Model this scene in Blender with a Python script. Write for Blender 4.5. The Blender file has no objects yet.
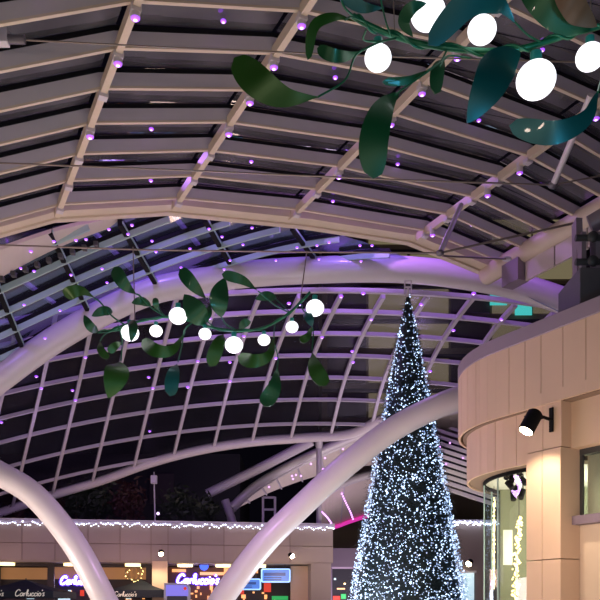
import bpy, math, random
from mathutils import Vector as V
random.seed(7)
C = bpy.context.scene.collection
F_PX = 800.0; HOR = 608.0; CZ = 1.6

def P(px, py, Y):
    return V(((px-300)/F_PX*Y, Y, CZ+(HOR-py)/F_PX*Y))

# ------------------------------------------------------------------ materials
def mat(name, col, rough=.5, metal=0., emit=None, es=0., noise=0., nscale=4., bump=0., coat=0., sample=True, spec=.5):
    m = bpy.data.materials.new(name); m.use_nodes = True
    nt = m.node_tree; b = nt.nodes['Principled BSDF']
    b.inputs['Base Color'].default_value = (*col, 1)
    b.inputs['Roughness'].default_value = rough
    b.inputs['Metallic'].default_value = metal
    b.inputs['Specular IOR Level'].default_value = spec
    b.inputs['Coat Weight'].default_value = coat
    if emit:
        b.inputs['Emission Color'].default_value = (*emit, 1)
        b.inputs['Emission Strength'].default_value = es
        if not sample: m.cycles.emission_sampling = 'NONE'
    if noise or bump:
        tc = nt.nodes.new('ShaderNodeTexCoord')
        n = nt.nodes.new('ShaderNodeTexNoise'); n.inputs['Scale'].default_value = nscale
        n.inputs['Detail'].default_value = 5
        nt.links.new(tc.outputs['Object'], n.inputs['Vector'])
        if noise:
            r = nt.nodes.new('ShaderNodeMapRange')
            r.inputs[3].default_value = 1-noise; r.inputs[4].default_value = 1+noise
            nt.links.new(n.outputs['Fac'], r.inputs[0])
            x = nt.nodes.new('ShaderNodeVectorMath'); x.operation = 'SCALE'
            x.inputs[0].default_value = col
            nt.links.new(r.outputs[0], x.inputs['Scale'])
            nt.links.new(x.outputs[0], b.inputs['Base Color'])
        if bump:
            bp = nt.nodes.new('ShaderNodeBump'); bp.inputs['Strength'].default_value = bump
            bp.inputs['Distance'].default_value = .02
            nt.links.new(n.outputs['Fac'], bp.inputs['Height'])
            nt.links.new(bp.outputs[0], b.inputs['Normal'])
    return m

def glass_mat(name, tint=(.6, .62, .7), refl=.12, dirt_sheen=.1, dcol=(.5, .5, .55), rough=.03):
    m = bpy.data.materials.new(name); m.use_nodes = True
    nt = m.node_tree; nt.nodes.remove(nt.nodes['Principled BSDF'])
    out = nt.nodes['Material Output']
    tr = nt.nodes.new('ShaderNodeBsdfTransparent'); tr.inputs[0].default_value = (*tint, 1)
    gl = nt.nodes.new('ShaderNodeBsdfGlossy'); gl.inputs['Roughness'].default_value = rough
    gl.inputs[0].default_value = (.9, .9, 1, 1)
    df = nt.nodes.new('ShaderNodeBsdfDiffuse'); df.inputs[0].default_value = (*dcol, 1)  # diffuse grey mixed in: light dirt and light reflected off the panes
    m1 = nt.nodes.new('ShaderNodeMixShader'); m2 = nt.nodes.new('ShaderNodeMixShader')
    fr = nt.nodes.new('ShaderNodeLayerWeight'); fr.inputs[0].default_value = .25
    mp = nt.nodes.new('ShaderNodeMapRange'); mp.inputs[3].default_value = refl; mp.inputs[4].default_value = min(1, refl*3)
    nt.links.new(fr.outputs['Facing'], mp.inputs[0]); nt.links.new(mp.outputs[0], m1.inputs[0])
    nt.links.new(tr.outputs[0], m1.inputs[1]); nt.links.new(gl.outputs[0], m1.inputs[2])
    tc = nt.nodes.new('ShaderNodeTexCoord'); n = nt.nodes.new('ShaderNodeTexNoise')
    n.inputs['Scale'].default_value = .8; n.inputs['Detail'].default_value = 6
    r = nt.nodes.new('ShaderNodeMapRange'); r.inputs[1].default_value = .3; r.inputs[2].default_value = .75
    r.inputs[3].default_value = dirt_sheen*.4; r.inputs[4].default_value = dirt_sheen*1.6
    nt.links.new(tc.outputs['Object'], n.inputs['Vector']); nt.links.new(n.outputs['Fac'], r.inputs[0])
    nt.links.new(r.outputs[0], m2.inputs[0]); nt.links.new(m1.outputs[0], m2.inputs[1]); nt.links.new(df.outputs[0], m2.inputs[2])
    nt.links.new(m2.outputs[0], out.inputs['Surface'])
    return m

M = dict(
    cream=mat('cream painted steel', (.66, .55, .42), .42, noise=.08, nscale=1.5),
    mauve=mat('pale painted rib steel', (.56, .52, .54), .45, noise=.06, nscale=2),
    tube=mat('white painted tube', (.62, .57, .60), .32, noise=.04, nscale=1.2, coat=.2),
    grid=mat('pale grid steel', (.50, .46, .52), .4),
    teal=mat('pale blue green steel', (.36, .50, .48), .35),
    black=mat('black steel', (.008, .008, .010), .75, spec=.12),
    dark=mat('dark grey steel', (.05, .05, .055), .45),
    plate=mat('mid grey steel', (.14, .13, .15), .4, metal=.3),
    cable=mat('steel cable', (.28, .23, .20), .35, metal=.5),
    glassA=glass_mat('roof glass', (.5, .5, .56), .16, .19, (.5, .48, .52)),
    glassU=glass_mat('blue tinted roof glass', (.35, .42, .6), .20, .07, (.25, .3, .5), .14),
    glassB=glass_mat('dome glass', (.72, .7, .78), .025, .004, (.3, .3, .4), .28),
    glassS=glass_mat('shop glass', (.80, .88, .86), .045, .012, (.6, .7, .7), .01),
    violet=mat('violet lamp halo glow', (.6, .3, 1), .4, emit=(.34, .06, .95), es=1.3, sample=False),
    violetw=mat('violet lamp core', (.8, .6, 1), .4, emit=(.75, .48, 1), es=3, sample=False),
    leaf=mat('green painted metal', (.004, .075, .024), .42, metal=.35, noise=.15, nscale=2, coat=.2, spec=.6),
    leafy=mat('olive green painted metal', (.018, .085, .008), .42, metal=.3, noise=.15, nscale=2, spec=.6),
    leaf_teal_lit=mat('green metal tinted by teal light', (.002, .085, .085), .40, metal=.4, noise=.15, nscale=2, coat=.2, spec=.6),  # teal light on the green leaves put into the base colour
    brown=mat('brown painted metal', (.16, .09, .05), .5, metal=.2),
    twig=mat('green twig metal', (.008, .13, .06), .35, metal=.3),
    globe=mat('globe lamp', (1, 1, 1), .3, emit=(.93, .95, 1), es=1.6),
    socket=mat('teal lamp socket', (.02, .25, .22), .35, metal=.2),
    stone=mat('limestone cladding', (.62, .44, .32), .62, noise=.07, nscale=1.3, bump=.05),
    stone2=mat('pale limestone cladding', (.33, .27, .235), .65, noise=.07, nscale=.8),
    joint=mat('dark joint', (.22, .15, .11), .9),
    coping=mat('violet grey coping metal', (.30, .24, .29), .45, metal=.2),
    coping2=mat('pale coping metal', (.55, .52, .60), .45),
    render=mat('cream render wall', (.66, .52, .42), .8, noise=.04, nscale=3),
    white=mat('white ceiling board', (.72, .70, .64), .7),
    floor=mat('grey paving', (.25, .23, .22), .5, noise=.15, nscale=1.2, bump=.1),
    pine=mat('dark green needles', (.003, .013, .014), .6, noise=.4, nscale=9),
    fairy=mat('cool white fairy light', (.8, .9, 1), .4, emit=(.52, .70, 1), es=2.4, sample=False),
    fairyd=mat('dim cool fairy light', (.8, .9, 1), .4, emit=(.17, .30, .60), es=.8, sample=False),
    icicle=mat('white icicle light', (.8, .9, 1), .4, emit=(.72, .78, 1), es=7, sample=False),
    warmb=mat('warm white fairy light', (1, .9, .6), .4, emit=(1, .68, .25), es=5, sample=False),
    pink=mat('violet string light', (.9, .6, 1), .4, emit=(.70, .28, 1), es=2.2, sample=False),
    magenta=mat('magenta strip light', (.9, .1, .6), .4, emit=(.75, .03, .38), es=.7, sample=False),
    navy=mat('navy canvas', (.004, .010, .022), .8),
    text=mat('cream lettering', (.75, .72, .62), .6, emit=(.7, .68, .6), es=.25, sample=False),
    neon=mat('white violet neon', (1, .9, 1), .3, emit=(.85, .72, 1), es=7, sample=False),
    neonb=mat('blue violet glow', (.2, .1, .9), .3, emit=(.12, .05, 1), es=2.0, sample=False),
    screen=mat('blue screen', (.05, .15, .5), .3, emit=(.05, .19, .62), es=.8, sample=False),
    screenc=mat('pale cyan screen edge', (.3, .6, .9), .3, emit=(.30, .55, .95), es=1.1, sample=False),
    screend=mat('dark blue screen graphic', (.02, .05, .2), .3, emit=(.012, .05, .22), es=.8, sample=False),
    kiosk=mat('lilac kiosk panel', (.25, .22, .7), .35, emit=(.13, .12, .6), es=.9, sample=False),
    kioskd=mat('dark kiosk panel', (.03, .03, .06), .4),
    flood=mat('floodlight lens', (1, .95, .8), .3, emit=(1, .82, .5), es=40, sample=False),
    downl=mat('warm downlight', (1, .9, .6), .3, emit=(1, .72, .32), es=3, sample=False),
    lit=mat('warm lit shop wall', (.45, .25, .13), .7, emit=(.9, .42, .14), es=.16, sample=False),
    litb=mat('bright shop display', (.8, .5, .3), .6, emit=(1, .42, .12), es=1.1, sample=False),
    shopd=mat('dark shop joinery', (.035, .025, .03), .6),
    shopbr=mat('brown shop fascia', (.16, .08, .05), .6),
    red=mat('red display', (.6, .03, .02), .5, emit=(.7, .05, .02), es=.7, sample=False),
    green=mat('green display', (.03, .4, .1), .5, emit=(.02, .4, .1), es=.7, sample=False),
    blue=mat('blue round sign', (.05, .1, .8), .4, emit=(.05, .12, 1), es=1.6, sample=False),
    pale=mat('pale lit poster', (.6, .75, .8), .4, emit=(.45, .66, .75), es=1.0, sample=False),
    facade=mat('olive office facade', (.16, .14, .075), .8, noise=.12, nscale=.2),
    oliveglow=mat('added olive glow', (.1, .08, .05), .5, emit=(.30, .25, .14), es=.5, noise=0, sample=False),
    cyanwin=mat('cyan lit office window', (.1, .5, .5), .4, emit=(.08, .75, .62), es=1.0, sample=False),
    night=mat('dark night facade', (.012, .012, .018), .7),
    panel=mat('cream soffit board', (.60, .52, .46), .6, noise=.05, nscale=2),
    plantg=mat('dark green leaves', (.006, .014, .006), .6, noise=.4, nscale=7),
    plantr=mat('dark red leaves', (.03, .005, .008), .6, noise=.4, nscale=7),
    bark=mat('brown bark', (.05, .03, .02), .8),
    sage=mat('sage green shop wall', (.20, .21, .14), .7, noise=.25, nscale=1.5),
    rail=mat('purple grey balustrade', (.16, .12, .17), .5),
)

def vary(m, amt):                       # each cladding panel a touch lighter or darker
    nt = m.node_tree; b = nt.nodes['Principled BSDF']; l = b.inputs['Base Color'].links[0]; src = l.from_socket
    g = nt.nodes.new('ShaderNodeNewGeometry'); r = nt.nodes.new('ShaderNodeMapRange')
    r.inputs[3].default_value = 1-amt; r.inputs[4].default_value = 1+amt
    x = nt.nodes.new('ShaderNodeVectorMath'); x.operation = 'SCALE'
    nt.links.new(g.outputs['Random Per Island'], r.inputs[0]); nt.links.new(src, x.inputs[0]); nt.links.new(r.outputs[0], x.inputs['Scale'])
    nt.links.new(x.outputs[0], b.inputs['Base Color'])
vary(M['stone'], .06); vary(M['stone2'], .08)
# ------------------------------------------------------------------ mesh builder
class MB:
    def __init__(s): s.v = []; s.f = []; s.sm = []
    def add(s, vs, fs, smooth=False):
        o = len(s.v); s.v += [tuple(x) for x in vs]
        s.f += [tuple(o+i for i in f) for f in fs]; s.sm += [smooth]*len(fs); return s
    def box(s, lo, hi):
        x0, y0, z0 = lo; x1, y1, z1 = hi
        return s.add([(x0,y0,z0),(x1,y0,z0),(x1,y1,z0),(x0,y1,z0),(x0,y0,z1),(x1,y0,z1),(x1,y1,z1),(x0,y1,z1)],
                     [(0,3,2,1),(4,5,6,7),(0,1,5,4),(1,2,6,5),(2,3,7,6),(3,0,4,7)])
    def hexa(s, q):                      # 8 corners: bottom loop, top loop
        return s.add(q, [(0,3,2,1),(4,5,6,7),(0,1,5,4),(1,2,6,5),(2,3,7,6),(3,0,4,7)])
    def sweep(s, pts, prof, up=V((0,0,1)), smooth=False, cap=True, scale=None):
        n = len(prof); pts = [V(p) for p in pts]; o = []
        for i, p in enumerate(pts):
            t = (pts[min(i+1, len(pts)-1)]-pts[max(i-1, 0)])
            t = t.normalized() if t.length > 1e-9 else V((0,0,1))
            u = up if abs(t.dot(up)) < .97 else V((0,1,0))
            sd = t.cross(u).normalized(); uu = sd.cross(t).normalized()
            k = scale[i] if scale else 1
            o += [p+sd*a*k+uu*b*k for a, b in prof]
        fs = []
        for i in range(len(pts)-1):
            for j in range(n):
                a, b = i*n+j, i*n+(j+1) % n
                fs.append((a, b, b+n, a+n))
        s.add(o, fs, smooth)
        if cap:
            s.add(o[:n], [tuple(range(n))][::-1]); s.add(o[-n:], [tuple(range(n))])
        return s
    def tube(s, pts, r, n=10, scale=None):
        return s.sweep(pts, [(r*math.cos(2*math.pi*k/n), r*math.sin(2*math.pi*k/n)) for k in range(n)], smooth=True, scale=scale)
    def bar(s, pts, w, h, dz=0., up=V((0,0,1))):
        return s.sweep(pts, [(-w/2,dz-h/2),(w/2,dz-h/2),(w/2,dz+h/2),(-w/2,dz+h/2)], up)
    def prism(s, poly, z0, z1):
        n = len(poly)
        s.add([(x,y,z0) for x,y in poly]+[(x,y,z1) for x,y in poly],
              [tuple(range(n))[::-1], tuple(range(n,2*n))]+[(i,(i+1)%n,(i+1)%n+n,i+n) for i in range(n)])
        return s
    def ball(s, c, r, nu=16, nv=10, sc=(1,1,1)):
        c = V(c); vs = [c+V((0,0,r*sc[2]))]
        for i in range(1, nv):
            th = math.pi*i/nv
            for j in range(nu):
                a = 2*math.pi*j/nu
                vs.append(c+V((r*sc[0]*math.sin(th)*math.cos(a), r*sc[1]*math.sin(th)*math.sin(a), r*sc[2]*math.cos(th))))
        vs.append(c-V((0,0,r*sc[2]))); fs = []
        for j in range(nu): fs.append((0, 1+j, 1+(j+1)%nu))
        for i in range(nv-2):
            for j in range(nu):
                a = 1+i*nu+j; b = 1+i*nu+(j+1)%nu
                fs.append((a, a+nu, b+nu, b))
        l = len(vs)-1; k = 1+(nv-2)*nu
        for j in range(nu): fs.append((l, k+(j+1)%nu, k+j))
        return s.add(vs, fs, True)
    def octa(s, c, r):
        c = V(c)
        return s.add([c+V(d)*r for d in ((1,0,0),(-1,0,0),(0,1,0),(0,-1,0),(0,0,1),(0,0,-1))],
                     [(0,2,4),(2,1,4),(1,3,4),(3,0,4),(2,0,5),(1,2,5),(3,1,5),(0,3,5)], True)
    def build(s, name, m, parent=None, bevel=0.):
        me = bpy.data.meshes.new(name); me.from_pydata(s.v, [], s.f)
        me.polygons.foreach_set('use_smooth', s.sm); me.update()
        me.materials.append(M[m])
        o = bpy.data.objects.new(name, me); C.objects.link(o)
        if parent:
            o.parent = parent; o.matrix_parent_inverse.identity()
            if parent.type == 'EMPTY' or parent.parent or True:
                # meshes are written in world coordinates: undo the parent's place
                w = V((0,0,0)); q = parent
                while q: w += V(q.location); q = q.parent
                o.location = -w
        if bevel:
            b = o.modifiers.new('bevel', 'BEVEL'); b.width = bevel; b.segments = 2; b.limit_method = 'ANGLE'
        return o

def tag(o, label, cat, group=None, kind=None):
    o['label'] = label; o['category'] = cat
    if group: o['group'] = group
    if kind: o['kind'] = kind
    return o
def thing(name, loc, label, cat, group=None):
    o = bpy.data.objects.new(name, None); o.location = loc; o.empty_display_size = .2
    C.objects.link(o); return tag(o, label, cat, group)
def lab(o, t): o['label'] = t; return o
def struct(name, mb, m):
    o = mb.build(name, m); o['kind'] = 'structure'; return o

def cr(pts, n=8):                       # Catmull-Rom through points
    pts = [V(p) for p in pts]; out = []
    q = [pts[0]*2-pts[1]]+pts+[pts[-1]*2-pts[-2]]
    for i in range(1, len(q)-2):
        a, b, c, d = q[i-1:i+3]
        for k in range(n):
            t = k/n
            out.append(.5*((2*b)+(c-a)*t+(2*a-5*b+4*c-d)*t*t+(3*b-a-3*c+d)*t**3))
    out.append(pts[-1]); return out

def crpx(pts, n=8): return [(p.x, p.y) for p in cr([V((a, b, 0)) for a, b in pts], n)]

def hit(px, py, surf, y0=5, y1=90):     # where the sight line meets a height surface z(X, Y) (above eye height)
    kx = (px-300)/F_PX; kz = (HOR-py)/F_PX
    f = lambda Y: kz*Y-surf(kx*Y, Y)
    n = 400; a = y0; fa = f(a)
    for i in range(1, n+1):
        b = y0+(y1-y0)*i/n; fb = f(b)
        if fa < 0 <= fb:
            for _ in range(40):
                c = (a+b)/2
                if f(c) < 0: a = c
                else: b = c
            Y = (a+b)/2; return V((kx*Y, Y, CZ+kz*Y))
        a, fa = b, fb
    return None

# ------------------------------------------------------------------ ground
struct('floor', MB().add([(-60,-10,0),(60,-10,0),(60,130,0),(-60,130,0)], [(0,1,2,3)]), 'floor')

# ------------------------------------------------------------------ near glass vault
ax = V((-.438, .899, 0)).normalized(); cx = V((.899, .438, 0)).normalized()
RU = [-.6, 3.98, 7.62, 11.77, 16.27, 19.5]; RZ = [9.7, 12.0, 13.0, 13.55, 13.32, 12.63]
def A(u, v, dz=0):
    i = 0
    while i < len(RU)-2 and u > RU[i+1]: i += 1
    t = (u-RU[i])/(RU[i+1]-RU[i]); z = RZ[i]+(RZ[i+1]-RZ[i])*t
    p = cx*u+ax*v; p.z = CZ+z+dz; return p
VE = 25.12
def ve(u): return VE if u < 12 else (VE-1.05*(u-12)/4.27 if u < 16.27 else VE-1.05-.35*(u-16.27)/3.23)
roofA = thing('glass_roof', A(10, 20), 'nearest glass vault across the top of the picture with deep pale ribs and cream rafters', 'roof')
RIBV = [VE-.74-1.47*k for k in range(15)]
for kk, v in enumerate(RIBV):
    pts = [A(u, v+(ve(u)-VE)*max(0, 1-kk/6)) for u in RU]
    r = MB().bar(pts, .09, .30, .12).build('rib', 'mauve', roofA)
    MB().bar(pts, .095, .05, -.055).build('rib_flange', 'cream', r)
    MB().bar(pts, .12, .10, .32).build('dark_bar', 'black', r)  # black bar above each rib
for i in range(1, 5):
    MB().bar([A(RU[i], ve(RU[i])-.2, -.10), A(RU[i], 3.5, -.10)], .15, .26, 0).build('rafter', 'cream', roofA)
for i in (0, 5):
    MB().tube([A(RU[i], ve(RU[i])+.3, -.1), A(RU[i], 3.5, -.1)], .36 if i == 5 else .30, 18).build('eave_tube', 'cream', roofA)
for i in range(1, 5):
    for k, v in enumerate(RIBV[:12]):
        c = A(RU[i], v+(ve(RU[i])-VE)*max(0, 1-k/6), -.24)
        m = MB(); m.bar([c+ax*-.10, c+ax*.10], .21, .13); m.build('bracket', 'tube', roofA, .02)
# end arch: a deep cream beam with a thin lip
pts = [A(u, ve(u)) for u in RU[:3]+[12.5]+RU[4:]]
MB().bar(pts, .50, .32, .12).build('edge_beam', 'cream', roofA)
MB().bar([p+ax*.32 for p in pts], .24, .12, -.04).build('edge_lip', 'cream', roofA)
g = MB()
vs = [VE]+RIBV
for i in range(len(RU)-1):
    for j in range(len(vs)-1):
        a, b = RU[i]+.06, RU[i+1]-.06
        g.add([A(a, vs[j]+ve(a)-VE, .46), A(b, vs[j]+ve(b)-VE, .42), A(b, vs[j+1]+ve(b)-VE, .42), A(a, vs[j+1]+ve(a)-VE, .42)], [(0,1,2,3)])
g.build('glazing', 'glassA', roofA)
# stiffening fins under the right eave tube
f = MB()
for k in range(6):
    v0 = ve(19.5)-1.9-k*1.45
    q = [A(19.5, v0, -.4), A(19.5, v0-1.38, -.4)]
    f.bar(q, .10, .75, -.35)
f.build('fascia_board', 'panel', roofA)
MB().bar([A(19.4, ve(19.5)-1.0, -.72), A(19.4, ve(19.5)-1.85, -.72)], .50, .78).build('end_block', 'coping', roofA)

# violet lamps on the near vault
def lamp(name, c, r, label, group, body=True):
    t = thing(name, c, label, 'lamp', group)
    c = V(c)
    if body:
        MB().tube([c+V((0,0,.02)), c+V((0,0,.30))], r*1.15, 10).build('lamp_housing', 'tube', t)
    MB().ball(c, r*.62, 10, 6, (1, 1, .8)).build('lamp_lens', 'violetw', t)
    MB().ball(c+V((0,0,r*.25)), r*1.1, 12, 6, (1, 1, .55)).build('lamp_halo', 'violet', t)  # glowing shell imitates the violet halo around the lamp
    return t
ORD = {1: 'leftmost', 2: 'second from left', 3: 'third from left', 4: 'rightmost'}
NTH = ['topmost', 'second from the top', 'third from the top', 'fourth from the top', 'fifth from the top', 'sixth from the top']
def onraf(i, py):                        # v on rafter i that shows at height py
    best = None
    for k in range(800):
        v = 6+k*.025; p = A(RU[i], v)
        yy = HOR-(p.z-CZ)/p.y*F_PX
        if best is None or abs(yy-py) < best[0]: best = (abs(yy-py), v)
    return min(RIBV, key=lambda q: abs(q-best[1]))
for i, pys in {1: (15, 58, 128), 2: (5, 48, 88, 120), 3: (25, 66, 112, 160), 4: (100, 150, 190, 215)}.items():
    done = []
    for py in pys:
        v = onraf(i, py)
        if v in done: continue
        done.append(v)
        lamp('roof_lamp', A(RU[i], v, -.42), .085, 'violet lamp on the %s rafter of the nearest vault, %s' % (ORD[i], NTH[len(done)-1]), 'violet lamps under the near rafters')
sp = [(1.5, 3), (2.2, 6), (5.8, 2), (6.2, 5), (9.3, 1), (9.8, 4), (13.6, 2), (14.4, 4), (14.0, 6), (17.6, 1), (18.0, 3), (18.2, 5), (12.9, 0), (6.6, 0)]  # glowing violet balls between the rafters, close under the glass
for u, k in sp:
    lamp('roof_lamp', A(u, RIBV[k]-.45, .30), .06, 'tiny violet lamp between the ribs close under the glass of the nearest vault', 'violet lamps close under the near glass', False)

# ------------------------------------------------------------------ middle glass vault (blue, black bars)
def SU(X, Y):
    return 13.55*(1-.34*(X/13.3-.05)**2)
roofU = thing('glass_roof', (-4, 29, SU(-4, 29)+CZ), 'blue tinted middle glass vault with black bars, seen above the big curved tube', 'roof')
bars = [((-30,225),(25,356)), ((40,215),(96,330)), ((98,190),(165,302)), ((186,190),(245,292)), ((262,190),(325,276)), ((350,196),(402,270))]
def pl(px0, px1, n, surf): 
    out = []
    for k in range(n+1):
        h = hit(px0[0]+(px1[0]-px0[0])*k/n, px0[1]+(px1[1]-px0[1])*k/n, surf)
        if h and okU(h): out.append(h)
    return out
def okU(h): return h.y*.899-.438*h.x > VE+.75 and h.y < 31.3
for a, b in bars:
    q = pl(a, b, 40, SU)
    if len(q) > 2 and (q[-1]-q[0]).length > 1.2:
        r = MB().bar(q, .15, .22, .13).build('black_bar', 'black', roofU)
        MB().bar([p+V((.09,0,0)) for p in q], .03, .07, .14).build('bar_highlight', 'teal', r)  # pale strip imitates the bluish highlight on the bar's side
ribsU = []
base = [(-60,342),(0,317),(100,272),(200,234),(300,208),(400,200),(520,214)]
for d in (-48, -24, 0, 22, 44, 66, 88, 110):
    q = []
    for x, y in crpx(base, 10):
        dd = d*(1-.10*max(0, x)/300)
        h = hit(x, y+dd, SU)
        if h and okU(h): q.append(h)
    if len(q) > 2:
        r = MB().bar(q, .08, .20, .08).build('rib', 'teal', roofU)
        MB().bar(q, .12, .12, .26).build('dark_bar', 'black', r)
        ribsU.append(q)
g = MB(); nx, ny = 26, 10
def GU(i, j):
    X = -17+28*i/nx; e = (VE+.5-X*-.438/1)  # start just behind the end arch of the near vault
    ynear = (VE+1.0+.438*X)/.899
    Y = min(max(ynear, 22), 31.2)*(1-j/ny)+31.3*j/ny
    return V((X, Y, CZ+SU(X, Y)+.36))
for i in range(nx):
    for j in range(ny):
        g.add([GU(i,j), GU(i+1,j), GU(i+1,j+1), GU(i,j+1)], [(0,1,2,3)], True)
g.build('glazing', 'glassU', roofU)
# purlins beyond the glass, dim
for X in (-13.5, -10.5, -7.5, -4.8, -2.0, .8, 3.6):
    yn = (VE+1.2+.438*X)/.899
    MB().bar([V((X+.9*t, yn+(31.3-yn)*t, CZ+SU(X+.9*t, 30)+1.1)) for t in (0,.25,.5,.75,1)], .12, .16).build('purlin', 'grid', roofU)
# toothed cream soffit under the left front of the middle vault
s_ = MB(); top = crpx([(-40,262),(0,250),(60,230),(135,213)], 5); bot = crpx([(-40,302),(0,278),(60,247),(135,219)], 5)
Ys = lambda x: 27.0+x*.004
th = []
for (x0, y0), (x1, y1) in zip(top, bot):
    th.append((P(x0, y0, 24.3+x0*.0145), P(x1, y1, 25.2+x0*.013)))
for (a, b), (c, d) in zip(th[:-1], th[1:]):
    up = V((0,0,.12)); s_.hexa([b, d, c, a, b+up, d+up, c+up, a+up])
sof = s_.build('soffit', 'panel', roofU)
for k in range(10):
    t = k/10; x = -10+t*118; y = 281-.43*(x)+.0006*x*x
    p = P(x, y, 25.2+x*.013)
    MB().box((p.x-.07, p.y-.10, p.z-.04), (p.x+.07, p.y+.10, p.z+.10)).build('soffit_tooth', 'dark', roofU)

gU = 'violet lamps under the middle vault'
lu = [(11,251),(31,245),(21,262),(54,235),(76,234),(86,233),(109,223),(128,228),(132,219),(24,299),(60,305),(34,265),(71,269),(102,263),(107,277),(152,235),(156,246),(45,333),(222,231),(243,239),(230,255),(209,223),(252,222),(224,264),(317,240),(329,237),(297,242),(319,254),(360,240),(372,240),(361,256),(276,255),(181,262),(190,243)]
for x, y in lu:
    h = hit(x, y, SU)
    if h: lamp('roof_lamp', h+V((0,0,-.22)), .055, 'tiny violet lamp among the blue glass panes above the big curved tube', gU, False)

# ------------------------------------------------------------------ far glass dome
def SD(X, Y): return 13.1-.0115*(Y-35.4)**2-.0075*(X-1.0)**2
roofD = thing('glass_dome', (0, 40, CZ+13), 'large dark glass dome with a thin pale grid behind the big curved tube', 'roof')
XM = {-37:.15, 1:.18, 38:.2, 75:.21, 112:.24, 150:.26, 187:.3, 225:.33, 262:.355, 300:.385, 339:.42, 378:.47, 418:.53, 458:.62, 498:.7, 540:.8, 585:.9}
L1 = crpx([(-30,523),(50,496),(100,481),(150,463),(200,450),(250,442),(300,438),(350,434),(380,420),(410,410),(460,402),(540,400),(620,410)], 6)
def l1y(x):
    for (a, b), (c, d) in zip(L1[:-1], L1[1:]):
        if a <= x <= c: return b+(d-b)*(x-a)/(c-a)
    return 520 if x < 0 else 410
mer = []
for x4, s in XM.items():
    q = []
    for k in range(0, 31):
        y = 262+k*8.5
        x = x4+.24*(400-y)+((s-.24)/100*(400-y)**2 if y < 400 else 0)
        if y > l1y(x)+2: break
        h = hit(x, y, SD, 31)
        if h and 32.5 < h.y < 58: q.append(h)
    if len(q) > 2:
        mer.append((x4, s))
        MB().bar(q, .17, .20, 0).build('rib', 'grid', roofD)
for y3 in (270, 291, 312, 334, 356, 378, 400, 424):
    h0 = hit(300, y3, SD, 31)
    if not h0: continue
    q = []
    for k in range(-22, 19):
        X = k*1.0; z = SD(X, h0.y); px = 300+X/h0.y*F_PX; py = HOR-z/h0.y*F_PX
        if py < l1y(px)+3: q.append(V((X, h0.y, CZ+z)))
    # rows follow the dome at constant depth
    if len(q) > 2: MB().bar(q, .17, .18, .02).build('purlin', 'grid', roofD)
for y3 in (447, 470):
    h0 = hit(300, y3, SD, 31)
    if not h0: continue
    q = []
    for k in range(-24, 6):
        X = k*1.0; z = SD(X, h0.y); px = 300+X/h0.y*F_PX; py = HOR-z/h0.y*F_PX
        if py < l1y(px)+3: q.append(V((X, h0.y, CZ+z)))
    if len(q) > 2: MB().bar(q, .17, .18, .02).build('purlin', 'grid', roofD)
q = [hit(x, y, SD, 31) for x, y in L1]; q = [p for p in q if p]
MB().tube(q, .30, 14).build('edge_tube', 'tube', roofD)
g = MB()
def GD(i, j):
    px = -40+i*20
    yb = l1y(px)
    py = 240+(yb-240)*j/14
    h = hit(px, py, SD, 31.5)
    return h
grid = {}
for i in range(34):
    for j in range(15): grid[i, j] = GD(i, j)
for i in range(33):
    for j in range(14):
        c = [grid[i,j], grid[i+1,j], grid[i+1,j+1], grid[i,j+1]]
        if all(c): g.add([p+V((0,0,.16)) for p in c], [(0,1,2,3)], True)
g.build('glazing', 'glassB', roofD)
gD = 'violet lamps on the far dome grid'
ld = [(86,356),(42,387),(37,375),(76,399),(77,400),(231,347),(210,317),(244,403-68),(188,386),(230,380),(276,357),(322,336),(230,361),(289,302),(300,303),(341,295),(323,336),(363,248+44),(371,318),(421,303),(453,329),(473,292),(501,318),(430,370),(340,294),(353,361),(153,387),(198,360),(149,376),(73,389),(2,421),(77,401),(150,430),(352,350),(228,382),(43,388),(275,356),(390,390)]
seen = []
for x, y in ld:
    if any(abs(x-a)+abs(y-b) < 6 for a, b in seen): continue
    seen.append((x, y))
    h = hit(x, y, SD, 31)
    if h: lamp('roof_lamp', h+V((0,-.1,-.12)), .085, 'tiny violet lamp on the thin pale grid of the dark dome', gD, False)

# ------------------------------------------------------------------ big curved tubes
def archtube(name, px, r, label, n=10):
    pts = cr([P(x, y, Y) for x, y, Y in px], n)
    t = thing(name, pts[-1] if pts[-1].z < pts[0].z else pts[0], label, 'arch')
    MB().tube(pts, r, 32).build('tube', 'tube', t)
    return t, pts
t1, p1 = archtube('steel_arch', [(-90,455,31.5),(-40,412,31.5),(0,379,31.5),(50,343,31.5),(100,314,31.5),(150,292,31.5),(200,281,31.5),(250,274,31.5),(320,270,31.5),(400,269.5,31.5),(470,277,31.5),(530,290,31.5),(590,312,31.5),(650,345,31.5),(710,390,31.5)],
                  .50, 'big white tube arch lit violet, spanning above the tree tip')
t2, p2 = archtube('steel_arch', [(-150,452,23),(-100,440,23),(-50,448,23),(0,474,23),(30,492,23),(55,518,23),(78,550,23),(97,585,23),(112,615,23),(130,655,23),(133,663,23)],
                  .355, 'white tube arch curving down at the lower left in front of the shops')
t3, p3 = archtube('steel_arch', [(192,662,24),(198,650,24),(218,605,24),(262,546,24),(306,502,24),(350,462,24),(400,425,24),(462,397,24),(520,385,24.5),(580,392,25),(640,420,25.5)],
                  .36, 'long white tube leg rising from the bottom centre to the drum building, crossing the tree')
for t, p, m in ((t2, p2[-1], 1), (t3, p3[0], 1)):
    MB().tube([V((p.x, p.y, 0)), V((p.x, p.y, .12))], .6, 20).build('base_plate', 'plate', t)

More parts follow.
